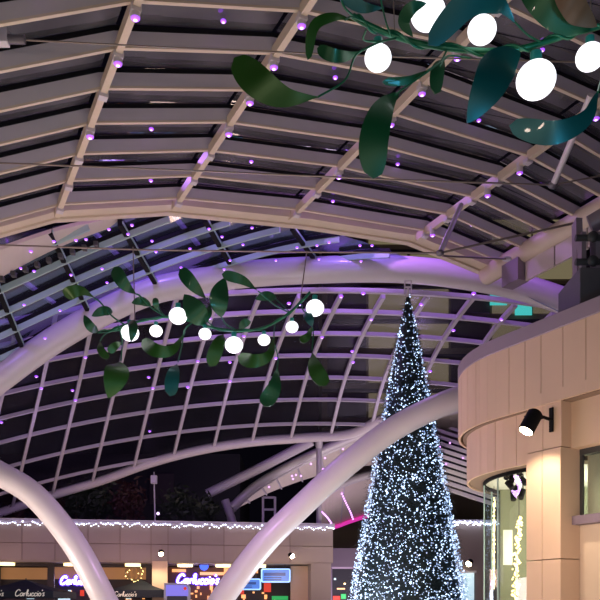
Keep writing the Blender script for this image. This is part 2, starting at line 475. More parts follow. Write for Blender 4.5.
# ------------------------------------------------------------------ tie cables
def cable(px, label, r=.022, clamps=()):
    pts = [P(x, y, Y) for x, y, Y in px]
    t = thing('tie_cable', pts[0], label, 'cable')
    MB().tube(pts, r, 6).build('rope', 'cable', t)
    for (x, y, Y) in clamps:
        c = P(x, y, Y); MB().ball(c, r*3.2, 10, 6, (1.8, 1, .9)).build('clamp', 'tube', t)
    return t
cable([(-30,37,15.5),(5,39,15.5),(200,49,15.6),(400,57,15.8),(575,62,16),(640,66,16)], 'topmost thin steel tie cable across the near vault', .016)
cable([(-40,158,18.5),(0,163,18.5),(200,171,18.6),(400,180,18.8),(553,185,19),(650,166,19)], 'middle thin steel tie cable with a prop, across the near vault', .020, [(553,185,19)])
cable([(-40,245,22),(0,245,22),(150,250,22),(300,252,22),(440,253,22.2)], 'lowest thin steel tie cable passing in front of the blue panes', .022, [(440,253,22.2)])
cable([(440,253,22.2),(575,223,22.2)], 'dark tie rod rising right from the lowest cable clamp to the roof bearing', .030)
cable([(443,256,22.3),(507,259,25)], 'short dark tie rod ending on the right eave tube', .028, [(507,259,25)])
def prop(a, b, label):
    t = thing('cable_prop', b, label, 'strut')
    MB().tube([a, b], .075, 10).build('rod', 'tube', t)
    MB().ball(b, .12, 10, 6, (1, 1, .7)).build('clevis', 'plate', t)
prop(P(591,95,17.0), P(553,185,19), 'slim pale prop rising right from the middle cable clamp')
prop(P(461,205,24.4), P(440,253,22.2), 'slim pale prop between the lowest cable clamp and the rightmost rafter')
t = thing('cable_bracket', P(8,40,15.4), 'pale steel bracket with grey pin at the upper left holding the topmost cable', 'bracket')
c = P(6,38,15.4); MB().box((c.x-.18, c.y-.1, c.z-.13), (c.x+.05, c.y+.1, c.z+.16)).build('bracket_plate', 'tube', t, .02)
MB().tube([P(2,28,15.4), P(-3,12,15.6)], .06, 10).build('bracket_arm', 'tube', t)
MB().tube([c+V((0,0,-.02)), c+V((.36,0,-.03))], .085, 12).build('pin', 'plate', t)

# ------------------------------------------------------------------ mistletoe garlands
def leafmesh(pts3, w, kind='drop', n=18, cup=.04, roll=0.):
    pts = cr(pts3, 8); m = MB(); N = len(pts); rows = []
    L = sum((pts[i+1]-pts[i]).length for i in range(N-1))
    view = V((0, 0, 0))
    for i, p in enumerate(pts):
        t = i/(N-1)
        if kind == 'drop': k = (t**1.15)*((1-t)**.42)/.512
        elif kind == 'oval': k = math.sin(math.pi*min(1, t*1.0))**.75
        else: k = (t**.75)*((1-t)**.9)/.40
        k = max(k, .02)
        T = (pts[min(i+1,N-1)]-pts[max(i-1,0)]).normalized()
        vd = (V((0,0,CZ))-p).normalized()
        W = T.cross(vd).normalized()
        a = roll*(1-2*t)
        nrm = W.cross(T).normalized()
        if nrm.dot(vd) < 0: nrm = -nrm
        W2 = (W*math.cos(a)+nrm*math.sin(a))
        hw = w/2*k; row = []
        for j in range(7):
            s = j/3-1
            row.append(p+W2*hw*s+nrm*(-cup*hw*(s*s))+nrm*.09*L*math.sin(math.pi*t*1.3+roll*2))
        rows.append(row)
    vs = [q for r in rows for q in r]
    fs = [(i*7+j, i*7+j+1, i*7+j+8, i*7+j+7) for i in range(N-1) for j in range(6)]
    m.add(vs, fs, True); return m

def garland(name, label, Y0, stem, globes, leaves, twigs, rad, hangers):
    c = P(*stem[len(stem)//2], Y0)
    t = thing(name, c, label, 'garland')
    def D(px, py, off=0): return P(px, py, Y0+off)
    sp = cr([D(x, y) for x, y in stem], 8)
    MB().tube(sp, rad, 10).build('stem', 'twig', t)
    tw = []
    for i, p in enumerate(sp):
        a = i*.55; tw.append(p+V((0, math.cos(a)*rad*1.3, math.sin(a)*rad*1.3)))
    MB().tube(tw, rad*.45, 6).build('wound_twig', 'twig', t)
    for pts, r in twigs:
        MB().tube(cr([D(x, y, (-.25*k/ max(1, len(pts)-1))) for k, (x, y) in enumerate(pts)], 8), r, 6).build('twig', 'twig', t)
    for (x, y, r, off) in globes:
        R = r*Y0/F_PX; g = D(x, y, off)
        b = MB().ball(g, R, 28, 18, (1, 1, .88)).build('globe', 'globe', t)
        k = .06 if R > .15 else .045
        MB().tube([g+V((0,0,R*.9)), g+V((0,0,R*.9+k*1.6))], k, 12).build('socket', 'socket', b)
        lab(b, 'glowing white globe')
    for (pts, w, kind, mt, off) in leaves:
        roll = random.uniform(-.5, .5)
        p3 = []
        for k, (x, y) in enumerate(pts):
            p3.append(D(x, y, off+.02*Y0*math.sin(k*1.3+len(leaves)*.1)*.6))
        m = leafmesh(p3, w*Y0/F_PX, kind, roll=roll)
        o = m.build('leaf', mt, t)
        sd = o.modifiers.new('thickness', 'SOLIDIFY'); sd.thickness = .012*Y0/9; sd.offset = 0
        es = o.modifiers.new('crisp', 'EDGE_SPLIT'); es.split_angle = math.radians(50)
    for (x, y), (x2, y2) in hangers:
        MB().tube([D(x, y), P(x2, y2, Y0+.2)], .006*Y0/8, 5).build('hanging_wire', 'cable', t)
    return t

farleaves = [
 ([(95,298),(82,291),(72,292),(64,297)], 16, 'drop', 'leafy', 0), ([(137,295),(124,284),(114,267)], 17, 'drop', 'leaf', -.2),
 ([(150,305),(141,301),(132,303)], 8, 'oval', 'leaf', .1), ([(161,313),(156,305),(156,298)], 8, 'drop', 'leaf', 0),
 ([(112,312),(103,311),(92,316)], 9, 'oval', 'leaf', 0), ([(98,332),(90,326),(84,315)], 9, 'oval', 'leaf', -.1),
 ([(100,340),(101,350),(108,359)], 10, 'drop', 'leafy', 0), ([(121,343),(115,346),(109,352)], 10, 'drop', 'leafy', 0),
 ([(121,360),(116,375),(108,398)], 24, 'oval', 'leafy', -.1), ([(184,334),(172,350),(155,350),(140,338)], 17, 'drop', 'leafy', -.2),
 ([(178,362),(173,375),(170,396)], 18, 'drop', 'leaf_teal_lit', 0), ([(207,300),(194,286),(180,269)], 17, 'drop', 'leaf', -.2),
 ([(206,323),(196,312),(184,294)], 21, 'oval', 'leaf', -.1), ([(221,316),(219,298),(225,277)], 19, 'oval', 'leaf', .1),
 ([(258,291),(242,280),(222,274)], 13, 'drop', 'leaf', 0), ([(224,333),(218,345),(210,366)], 18, 'drop', 'leafy', 0),
 ([(274,338),(268,356),(252,361),(235,355)], 17, 'drop', 'leafy', -.2), ([(277,370),(274,388),(264,405)], 21, 'drop', 'leaf', 0),
 ([(276,298),(266,296),(256,299)], 9, 'oval', 'leaf', .2), ([(305,312),(309,318),(312,326)], 9, 'oval', 'leaf_teal_lit', 0),
 ([(311,329),(308,336),(301,341)], 10, 'drop', 'leafy', 0), ([(312,350),(315,368),(326,386)], 20, 'drop', 'leafy', -.1),
 ([(240,328),(245,323),(250,322)], 8, 'oval', 'leaf', .1), ([(130,320),(133,328),(131,341)], 9, 'oval', 'leaf', -.45),
 ([(203,303),(208,312),(206,322)], 8, 'oval', 'leaf', .1)]
fartwigs = [([(125,325),(112,316),(100,302),(94,298)], .018), ([(166,317),(152,308),(140,296),(136,294)], .018), ([(108,332),(98,333)], .014),
 ([(112,331),(103,330),(98,333)], .014), ([(112,330),(104,335),(100,341)], .014), ([(118,325),(122,340),(121,361)], .016), ([(193,322),(186,328),(184,335)], .016),
 ([(184,330),(182,345),(178,362)], .014), ([(236,330),(226,324),(221,316)], .016), ([(290,313),(275,305),(258,291)], .016), ([(275,325),(274,332),(274,338)], .014),
 ([(275,345),(278,358),(277,371)], .014), ([(301,303),(303,310),(306,313)], .016), ([(306,313),(313,330),(312,350)], .014), ([(125,325),(119,330),(111,331)], .016), ([(215,328),(205,318),(205,305)],.014), ([(275,298),(280,303),(290,312)],.012), ([(155,300),(160,310),(166,317)],.012)]
garland('mistletoe_garland', 'smaller farther mistletoe garland with eight glowing globes, hanging in front of the big curved tube', 18,
        [(108,332),(125,325),(146,320),(165,317),(190,320),(210,327),(240,331),(265,327),(285,316),(300,303),(310,292)],
        [(130,333,9,0),(156,331,6.5,.1),(178,316,9,-.2),(205,334,6.3,0),(234,345,9,-.1),(264,340,6.2,0),(292,327,6.3,0),(315,308,9,-.1)],
        farleaves, fartwigs, .028, [((135,322),(133,247)), ((300,303),(307,251))])
nearleaves = [
 ([(356,22),(335,17),(314,28),(308,59)], 13, 'drop', 'leafy', 0), ([(362,51),(347,56),(332,55),(317,48)], 15, 'drop', 'leaf', 0),
 ([(318,97),(285,97),(258,82),(231,55)], 37, 'drop', 'leafy', -.1), ([(404,88),(384,108),(374,140),(373,177)], 37, 'drop', 'leaf', 0),
 ([(384,8),(362,7),(340,-6)], 15, 'drop', 'leaf_teal_lit', 0), ([(413,37),(404,22),(412,8),(427,3)], 12, 'oval', 'leaf', -.35),
 ([(516,24),(498,4),(468,4),(431,42)], 30, 'drop', 'leaf_teal_lit', -.2), ([(595,27),(566,20),(540,2),(512,-24)], 27, 'oval', 'leaf', -.1),
 ([(597,27),(580,14),(568,2),(553,-10)], 22, 'oval', 'brown', -.25), ([(446,57),(438,70),(435,94)], 18, 'drop', 'leaf', 0),
 ([(523,50),(500,66),(485,92),(468,121)], 36, 'oval', 'leaf_teal_lit', -.15), ([(598,92),(583,120),(552,133),(511,126)], 27, 'drop', 'leaf_teal_lit', -.1),
 ([(428,70),(408,80),(384,82)], 10, 'drop', 'leaf', .1)]
neartwigs = [([(397,38),(380,42),(363,50)], .010), ([(376,44),(356,55),(345,80),(318,97)], .010), ([(356,18),(345,8),(338,-8)], .012), ([(370,24),(352,17),(345,20)], .009),
 ([(392,38),(386,22),(380,-4)], .009), ([(446,58),(430,70),(404,88),(395,95)], .010), ([(543,43),(528,35),(515,22)], .010), ([(447,50),(440,62),(428,70)], .009),
 ([(604,70),(600,84),(598,92)], .012), ([(470,58),(448,56),(440,66)], .009), ([(383,42),(364,40),(366,30)], .010)]
garland('mistletoe_garland', 'larger nearer mistletoe garland with big green leaves and globes at the upper right', 8,
        [(353,16),(368,25),(397,37),(433,46),(480,51),(517,49),(545,42),(573,33),(600,26),(640,10)],
        [(378,58,13.5,.05),(428,13,18,.25),(482,30,14,-.15),(536,80,19.5,0),(590,57,14,0)],
        nearleaves, neartwigs, .030, [((395,36),(392,-30)), ((590,29),(592,-30))])

# ------------------------------------------------------------------ Christmas tree
YT = 27.0; XT = (408-300)/F_PX*YT
zt = CZ+(HOR-293)/F_PX*YT; zb = .25; rb = 69/F_PX*YT
tree = thing('christmas_tree', (XT, YT, 0), 'tall narrow Christmas tree covered in cool white lights', 'tree')
def trad(z):
    t = (zt-z)/(zt-zb); return rb*(t**.93)+.03
f = MB()
pts = [V((XT, YT, zb+(zt-.15-zb)*k/20)) for k in range(21)]
f.tube(pts, 1, 24, [max(.02, trad(p.z)*.86) for p in pts])
for k in range(15000):
    t = math.sqrt(random.random()); z = zt-.1-t*(zt-.1-zb); a = random.uniform(0, 2*math.pi)
    r = trad(z)*random.uniform(.80, 1.04); d = V((math.cos(a), math.sin(a), random.uniform(-.55, .1))).normalized()
    p = V((XT+math.cos(a)*r, YT+math.sin(a)*r, z)); s = d.cross(V((0,0,1))).normalized()*random.uniform(.02, .05)
    e = p+d*random.uniform(.05, .16)+V((random.uniform(-.05,.05), random.uniform(-.05,.05), random.uniform(-.05,.05)))
    f.add([p-s, p+s, e], [(0,1,2)])
f.build('foliage', 'pine', tree)
MB().tube([V((XT, YT, 0)), V((XT, YT, .6))], .16, 14).build('trunk', 'bark', tree)
rest = MB(); dim = MB(); nb = 0
for k in range(9500):
    t = math.sqrt(random.random()); z = zt-.05-t*(zt-.05-zb); a = random.uniform(0, 2*math.pi)
    r = trad(z)*random.uniform(.86, .99); p = V((XT+math.cos(a)*r, YT+math.sin(a)*r, z))
    s = random.choice((.014, .018, .024, .030))
    if nb < 100 and math.sin(a) < -.1 and s == .030:
        MB().octa(p, .034).build('bulb', 'fairy', tree); nb += 1
    elif random.random() < .5: rest.octa(p, s)
    else: dim.octa(p, s)
o = rest.build('fairy_lights', 'fairy', tree); o['kind'] = 'stuff'
o = dim.build('dim_fairy_lights', 'fairyd', tree); o['kind'] = 'stuff'
tp = MB(); tp.tube([V((XT, YT, zt-.3)), V((XT, YT, zt+.15))], .05, 10); tp.build('tree_top_pole', 'tube', tree)
tp = MB()
for dx in (-.11, .11): tp.box((XT+dx-.02, YT-.03, zt-.05), (XT+dx+.02, YT+.03, zt+.40))
for dz in (-.05, .18, .38): tp.box((XT-.13, YT-.03, zt+dz), (XT+.13, YT+.03, zt+dz+.04))
tp.build('top_frame', 'tube', tree)

# ------------------------------------------------------------------ drum building on the right
e = V((.5, -.866)); nrm = V((-.866, -.5)); cc = V((7.3, 19.6))
def plan(R, t_end, back=2.6, off=0., a0=210, a1=60):
    # outline of drum: straight facade then round corner
    pts = []
    s0 = cc+nrm*R
    pts.append(s0+e*t_end)
    for k in range(0, 31):
        a = math.radians(a0-(a0-a1)*k/30)
        pts.append(cc+V((math.cos(a), math.sin(a)))*R)
    return pts
def solid(poly, z0, z1):
    m = MB(); far = V((16, 21)); far2 = V((16, 6))
    q = [(p.x, p.y) for p in poly]+[(far.x, far.y+2), (far2.x, far2.y)]
    return m.prism(q, z0, z1)
def shell(poly, th, z0, z1, breaks=(), gap=.008):
    """cladding panels standing along an outline, split at the lengths in breaks"""
    m = MB(); L = 0; seg = []
    for a, b in zip(poly[:-1], poly[1:]):
        l = (b-a).length; cuts = [0]+[c-L for c in breaks if L < c < L+l]+[l]
        for i in range(len(cuts)-1):
            s0, s1 = cuts[i], cuts[i+1]
            g0 = gap if i > 0 else 0; g1 = gap if i < len(cuts)-2 else 0
            d = (b-a).normalized(); n = V((-d.y, d.x))
            p, q = a+d*(s0+g0), a+d*(s1-g1)
            if (q-p).length < .005: continue
            po, qo = p+n*th, q+n*th
            m.hexa([(p.x,p.y,z0),(q.x,q.y,z0),(qo.x,qo.y,z0),(po.x,po.y,z0),(p.x,p.y,z1),(q.x,q.y,z1),(qo.x,qo.y,z1),(po.x,po.y,z1)])
        L += l
    return m
def seg_t(px, R=3.3, off=0.):           # length along the straight facade where the sight line px meets it
    k = (px-300)/F_PX; s = cc+nrm*R
    return (k*s.y-s.x)/(e.x-k*e.y)
drum = thing('drum_building', (7.3, 19.6, 0), 'peach stone clad building with round corner and purple grey coping, right foreground', 'building')
R1, R2, RG = 3.3, 3.08, 2.72
TE = 9.0
Z = lambda h: CZ+h
up = plan(R1, TE)
brk = []
# panel joints of the upper fascia: measured from the near end (poly starts there)
for px in (588, 565, 543, 527, 511): brk.append(TE-seg_t(px))
for k in range(1, 9): brk.append(TE+.28+k*.46)
brk += [TE-seg_t(588)-.8*j for j in range(1, 9)]
brk = sorted(b for b in brk if b > 0)
solid(plan(R1-.06, TE), Z(4.25), Z(5.7)).build('backing_wall', 'joint', drum)
i0 = 1
shell(up, .06, Z(4.25), Z(5.72), brk).build('upper_cladding', 'stone', drum)
shell([up[0], cc+nrm*R1+e*seg_t(527)], .06, Z(4.5), Z(4.26), []).build('cladding_return', 'stone', drum)
solid(plan(R1+.07, TE), Z(5.72), Z(6.05)).build('coping', 'coping', drum, .02)
# lower band of the drum
lowp = plan(R2, TE)
s527 = cc+nrm*R2+e*seg_t(530, R2)
lowpoly = [s527]+lowp[1:]
Lb = (lowp[1]-s527).length
solid2 = MB(); q = [(p.x, p.y) for p in lowpoly]; inner = [(p.x, p.y) for p in ([cc+nrm*(R2-.35)+e*seg_t(530, R2)]+plan(R2-.35, TE)[1:])][::-1]
for (a, b), (c, d) in zip(zip(q[:-1], q[1:]), zip(inner[::-1][:-1], inner[::-1][1:])):
    solid2.hexa([(*a, Z(3.15)), (*b, Z(3.15)), (*d, Z(3.15)), (*c, Z(3.15)), (*a, Z(4.3)), (*b, Z(4.3)), (*d, Z(4.3)), (*c, Z(4.3))])
solid2.build('lower_backing', 'joint', drum)
lb = [Lb*.45]+[Lb+.25+k*.62 for k in range(8)]
lowout = [s527-V(nrm)*-.02]+[p for p in plan(R2+.02, TE)[1:]]
shell(lowout, .05, Z(3.13), Z(4.25), lb).build('lower_cladding', 'stone', drum)
# column (lower) and pilaster (upper)
ta, tb = seg_t(527), seg_t(561)
A0 = cc+nrm*R1+e*ta; A1 = cc+nrm*R1+e*tb; inn = V((.866, .5))
def col(o, d, z0, z1, mt, name, sh=0., parts=None):
    m = MB(); a, b = A0+nrm*sh, A1+nrm*sh
    mid = a+(b-a)*.47
    for p, q in ((a, mid-e*.008), (mid+e*.008, b)):
        m.prism([(v.x, v.y) for v in (p, q, q+inn*d, p+inn*d)], z0, z1)
    return m.build(name, mt, drum)
col(0, .30, Z(3.32), Z(4.5), 'stone', 'pilaster', -.01)
col(0, .57, Z(1.02), Z(3.30), 'stone', 'column', .015)
col(0, .57, 0, Z(1.0), 'stone', 'column_base', .015)
# recessed walls right of the column
def rec(d, z0, z1, t0, t1, mt, name, th=.2):
    a = cc+nrm*(R1-d)+e*t0; b = cc+nrm*(R1-d)+e*t1
    return MB().prism([(v.x, v.y) for v in (a, b, b+inn*th, a+inn*th)], z0, z1).build(name, mt, drum)
rec(.30, Z(3.30), Z(4.5), tb-.3, TE, 'stone', 'recessed_cladding', .6)
rec(.57, 0, Z(1.82), tb-.3, TE, 'render', 'rendered_wall')
rec(.55, Z(3.18), Z(3.30), tb, TE, 'dark', 'window_head')
for tt in (tb-.1, tb+1.6, tb+3.2, tb+4.8):
    rec(.56, Z(1.90), Z(3.2), tt, tt+.16, 'dark', 'window_mullion', .06)
rec(.60, Z(1.90), Z(3.2), tb, TE, 'glassS', 'window_pane', .02)
rec(.80, Z(1.82), Z(3.3), tb, TE, 'render', 'window_blind', .05)
rec(.32, Z(1.72), Z(1.90), tb-.25, TE, 'rail', 'window_sill', .3)
# glass drum under the overhang
gp = plan(RG, TE); gs = cc+nrm*RG+e*seg_t(535, RG); gpoly = [gs]+gp[1:]
m = MB()
for a, b in zip(gpoly[:-1], gpoly[1:]):
    m.add([(a.x,a.y,.1),(b.x,b.y,.1),(b.x,b.y,Z(3.15)),(a.x,a.y,Z(3.15))], [(0,1,2,3)], True)
m.build('curved_glazing', 'glassS', drum)
fr = MB()
for k in (0, 4, 9, 14, 19, 24):
    p = gpoly[min(k, len(gpoly)-1)]; fr.box((p.x-.015, p.y-.015, .1), (p.x+.015, p.y+.015, Z(3.13)))
fr.build('glazing_mullions', 'teal', drum)
fr = MB(); fr.sweep([V((p.x, p.y, Z(3.11))) for p in gpoly], [(-.03,-.04),(.03,-.04),(.03,.04),(-.03,.04)])
fr.sweep([V((p.x, p.y, .1)) for p in gpoly], [(-.03,-.1),(.03,-.1),(.03,.1),(-.03,.1)])
fr.build('glazing_rail', 'black', drum)
# ceiling, soffit and inner walls
rim = [(p.x, p.y) for p in lowpoly]
MB().prism(rim+[(8.6, 22.4), (9.5, 18.0)], Z(3.16), Z(3.24)).build('soffit', 'white', drum)
MB().prism([(8.2,16.2),(8.4,16.2),(9.2,22.2),(9.0,22.2)], 0, Z(3.16)).build('inner_wall', 'render', drum)
MB().prism([(5.35,21.35),(9.0,20.6),(9.0,20.75),(5.35,21.5)], .08, Z(3.16)).build('partition', 'sage', drum)
MB().prism([(8.2,16.1),(6.3,16.9),(6.3,17.0),(8.3,16.3)], 0, Z(3.16)).build('inner_side_wall', 'render', drum)
m = MB()
for z in (.08, ): m.prism([(p.x+.05, p.y) for p in gpoly]+[(9.0, 22.2), (8.2, 16.3)], z-.07, z)
m.build('shop_floor', 'white', drum)

# things inside the glass drum
def at(px, py, Y): return P(px, py, Y)
t = thing('track_light', at(514, 480, 18.6), 'cluster of black ceiling spotlights behind the curved shop glass', 'lamp')
m = MB()
m.tube([at(506,468,18.4), at(530,463,18.9)], .03, 6); m.build('track', 'black', t)
for k, (x, y) in enumerate([(507,482),(512,477),(517,487),(521,478),(513,492),(523,490),(527,480),(518,470),(509,474)]):
    a = at(x, y, 18.4+.05*k); b = a+V((.10*math.cos(k*2), -.10, -.16+.05*math.sin(k)))
    m = MB().tube([a, b], .065, 12); m.tube([a, V((a.x, a.y, Z(3.14)))], .012, 5)
    m.build('spot_head', 'black', t)
for (px, top, bot, Y, n, wob, nm, lb_) in ((519, 517, 604, 18.9, 95, 3.2, 'fairy_light_drape', 'wide drape of warm fairy lights behind the curved shop glass'),
                                 (494, 498, 590, 20.6, 46, .6, 'fairy_light_drape', 'narrow yellow strand of lights at the left inside the curved shop glass')):
    t = thing(nm, at(px, top, Y), lb_, 'string lights')
    MB().tube([at(px+1, top, Y), at(px-2, (top+bot)/2, Y), at(px-4 if wob > 1 else px, bot, Y)], .012, 5).build('cord', 'white', t)
    for k in range(n):
        y = top+(bot-top)*k/n; b = MB().octa(at(px-(4*(y-top)/(bot-top) if wob > 1 else 0)+random.gauss(0, wob*.55), y, Y+random.uniform(-.1,.1)), random.choice((.022,.03,.04)))
        b.build('bulb', 'warmb', t)
    MB().tube([at(px, top, Y), V((at(px, top, Y).x, at(px, top, Y).y, Z(3.14)))], .008, 5).build('hanger', 'black', t)
t = thing('display_screen', at(511, 540, 19.8), 'pale cream lit display panel behind the curved shop glass', 'display')
m = MB(); a = at(503, 530, 20); b = at(512, 565, 20); m.box((a.x, 19.96, b.z), (b.x, 20.0, a.z)); m.build('panel', 'downl', t)
M['downl2'] = mat('pale lit display', (.6, .6, .5), .4, emit=(.7, .72, .5), es=.5, sample=False); t.children[0].data.materials[0] = M['downl2']

# spotlight on the drum building
mt_ = seg_t(552); base = cc+nrm*(R1+.0)+e*mt_; bz = Z(HOR-420)*0+CZ+(HOR-420)/F_PX*base.y
sp = thing('wall_spotlight', (base.x, base.y, bz), 'black cylindrical spotlight on a bracket on the drum building, pointing down left', 'spotlight')
B0 = V((base.x, base.y, bz)); n3 = V((nrm.x, nrm.y, 0)); e3 = V((e.x, e.y, 0))
m = MB(); w = .045
m.hexa([B0+e3*-w+V((0,0,-.25))+n3*0, B0+e3*w+V((0,0,-.25)), B0+e3*w+V((0,0,-.25))+n3*.04, B0+e3*-w+V((0,0,-.25))+n3*.04,
        B0+e3*-w+V((0,0,.25)), B0+e3*w+V((0,0,.25)), B0+e3*w+V((0,0,.25))+n3*.04, B0+e3*-w+V((0,0,.25))+n3*.04]); m.build('wall_plate', 'black', sp)
H = P(536, 419, base.y-.42)
MB().tube([B0+n3*.03, B0+n3*.25+V((0,0,.03)), H], .035, 8).build('arm', 'black', sp)
hd = P(534, 416, base.y-.45); tl = P(526, 431, base.y-.50)
d = (tl-hd).normalized()
m = MB(); m.tube([hd-d*.10, hd-d*.06, tl], .16, 24, [.75, 1, 1]); m.build('lamp_body', 'black', sp)
MB().tube([tl-d*.01, tl+d*.012], .135, 24).build('lamp_lens', 'flood', sp)
m = MB()
for s in (-1, 1): m.tube([hd+V((s*.165, 0, 0)), hd+V((s*.165, .12, .02)), H], .014, 5)
m.build('yoke', 'black', sp)

# roof bearing on top of the drum building
t = thing('roof_bearing', P(588, 292, 16.5), 'dark grey steel plinth with bolted clevis on the drum building roof, right edge', 'bearing')
m = MB(); a = P(570, 279, 17.2); zc_ = Z(6.05); m.box((a.x, 16.6, zc_), (a.x+1.6, 18.0, a.z)); m.build('plinth', 'plate', t, .02)
for x in (579, 593):
    a = P(x, 238, 17.3); m = MB()
    m.box((a.x-.05, 17.0, P(0, 279, 17.2).z), (a.x+.05, 17.35, a.z)); m.build('clevis_plate', 'coping', t)
for y in (238, 262):
    c = P(592, y, 17.0); m = MB(); m.tube([c+V((-.35,0,0)), c+V((.25,0,0))], .07, 18); m.ball(c+V((0,-.06,0)), .12, 18, 10, (1,.6,1)); m.build('pin', 'dark', t)
m = MB(); a = P(577, 222, 17.6); b = P(578, 279, 17.3)
m.bar([a, b], .14, .28); m.build('link_bar', 'coping', t)
m = MB().tube([P(590, 225, 17.4), P(640, 196, 17.0)], .20, 14); m.build('stub_tube', 'coping', t)

# ------------------------------------------------------------------ far shop building
ang = math.atan2(3.4, 20.95); fo = V((-18.75, 50.0)); fe = V((math.cos(ang), math.sin(ang))); fn = V((-math.sin(ang), math.cos(ang)))
def FP(px, py, q):
    k = (px-300)/F_PX; o = fo+fn*q
    s = (k*o.y-o.x)/(fe.x-k*fe.y); p = o+fe*s
    return s, CZ+(HOR-py)/F_PX*p.y
def W(s, q, z): p = fo+fe*s+fn*q; return V((p.x, p.y, z))
def fb(m, px0, px1, py0, py1, q0, q1, zmin=None):
    s0, z1 = FP(px0, py0, q0); s1, _ = FP(px1, py0, q0); _, z0 = FP(px0, py1, q0)
    if zmin is not None: z0 = zmin
    m.hexa([W(s0,q0,z0), W(s1,q0,z0), W(s1,q1,z0), W(s0,q1,z0), W(s0,q0,z1), W(s1,q0,z1), W(s1,q1,z1), W(s0,q1,z1)]); return m
shop = thing('shop_building', W(10, 0, 0), 'long stone shop building along the bottom with white icicle lights on its parapet', 'building')
SL = FP(333, 520, 0)[0]; ZP, ZS = 7.22, 4.62; S0 = -12
def fbox(m, s0, s1, q0, q1, z0, z1):
    m.hexa([W(s0,q0,z0), W(s1,q0,z0), W(s1,q1,z0), W(s0,q1,z0), W(s0,q0,z1), W(s1,q0,z1), W(s1,q1,z1), W(s0,q1,z1)]); return m
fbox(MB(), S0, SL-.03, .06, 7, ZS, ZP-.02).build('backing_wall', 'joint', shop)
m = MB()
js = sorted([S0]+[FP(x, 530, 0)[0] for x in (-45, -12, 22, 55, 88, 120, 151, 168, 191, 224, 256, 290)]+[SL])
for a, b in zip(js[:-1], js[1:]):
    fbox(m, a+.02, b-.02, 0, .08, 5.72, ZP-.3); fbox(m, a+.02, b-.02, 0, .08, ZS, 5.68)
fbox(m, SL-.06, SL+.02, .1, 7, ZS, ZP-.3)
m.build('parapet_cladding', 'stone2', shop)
fbox(MB(), S0, SL+.1, -.12, 7.1, ZP-.30, ZP).build('coping', 'coping2', shop)
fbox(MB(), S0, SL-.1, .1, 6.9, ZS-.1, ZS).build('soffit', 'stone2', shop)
fbox(MB(), S0, SL, 6.0, 6.3, 0, ZS-.1).build('rear_wall', 'shopd', shop)
m = MB(); fb(m, 152, 167.5, 561, 600, -.12, .7, 0); m.build('pillar', 'stone', shop)
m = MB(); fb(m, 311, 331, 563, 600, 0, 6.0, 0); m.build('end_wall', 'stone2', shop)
m = MB(); fb(m, 291, 311, 566, 600, 1.2, 1.5, 0); m.build('side_panel', 'stone', shop)
for x0, x1 in ((47.5, 54), (146, 151), (-6, 0), (-60, -52)):
    m = MB(); fb(m, x0, x1, 563, 600, 1.6, 1.9, 0); m.build('pier', 'shopd', shop)
m = MB(); fb(m, -60, 152, 562.5, 565.5, 1.7, 1.9); fb(m, 168, 290, 562.5, 564.5, 1.7, 1.9); m.build('window_head', 'shopd', shop)
# shop fronts behind the piers
for x0, x1, y0, y1, mt, nm in ((-50, 47, 567, 579, 'lit', 'fascia_panel'), (54, 146, 567, 579, 'lit', 'fascia_panel'), (168, 232, 567, 600, 'shopbr', 'fascia_panel'),
                               (-50, 47, 579, 606, 'shopd', 'shop_window'), (54, 146, 579, 606, 'shopd', 'shop_window'), (232, 291, 563, 600, 'shopd', 'shop_window')):
    m = MB(); fb(m, x0, x1, y0, y1, 3.4, 3.6); m.build(nm, mt, shop)
m = MB()
for x, y, w, h in ((224,568,16,6),(200,572,24,3),(240,568,18,5),(172,569,14,3)): fb(m, x, x+w, y, y+h, 3.2, 3.3)
m.build('lit_strip', 'litb', shop)
m = MB()
for k in range(46):
    x = random.choice((random.uniform(60,145), random.uniform(168,225), random.uniform(226,290))); y = random.uniform(588, 600) if x > 226 or x < 146 else random.uniform(581, 600)
    w = random.uniform(1.2, 3); fb(MB(), x, x+w, y, y+random.uniform(1.5, 5), 3.1, 3.2).build('lit_goods', 'litb', shop)
m = MB(); fb(m, 264, 271, 583, 592, 3.0, 3.1); fb(m, 240, 244, 590, 594, 3.0, 3.1); fb(m, 80, 84, 590, 596, 3.0, 3.1); m.build('red_display', 'red', shop)
m = MB(); fb(m, 272, 288, 596, 600, 3.0, 3.1); fb(m, 214, 220, 594, 600, 3.0, 3.1); m.build('green_display', 'green', shop)
m = MB()
for x, y, w, h in ((26, 596, 8, 3), (58, 598, 12, 4), (68, 590, 3, 4), (34, 590, 2, 2), (126,596,5,3)): fb(m, x, x+w, y, y+h, 3.0, 3.1)
m.build('pale_display', 'pale', shop)
# blurry lit ceiling lamps in the soffit
for x in (7, 72, 133, 185, 223, 258):
    s, _ = FP(x, 561, .9); c = W(s, .75, ZS-.15)
    t = thing('downlight', c, 'warm downlight in the shop soffit %s' % {7:'above the leftmost umbrella', 72:'behind the left tube arch', 133:'just left of the stone pillar', 185:'above the right neon sign', 223:'left of the long tube leg, above the round sign', 258:'beside the long tube leg above the blue screen'}[x], 'lamp', 'downlights in the shop soffit')
    MB().tube([c+V((0,0,-.16)), c+V((0,0,.04))], .50, 20).build('diffuser', 'downl', t)
    MB().tube([c+V((0,0,.0)), c+V((0,0,.05))], .56, 20).build('rim', 'white', t)
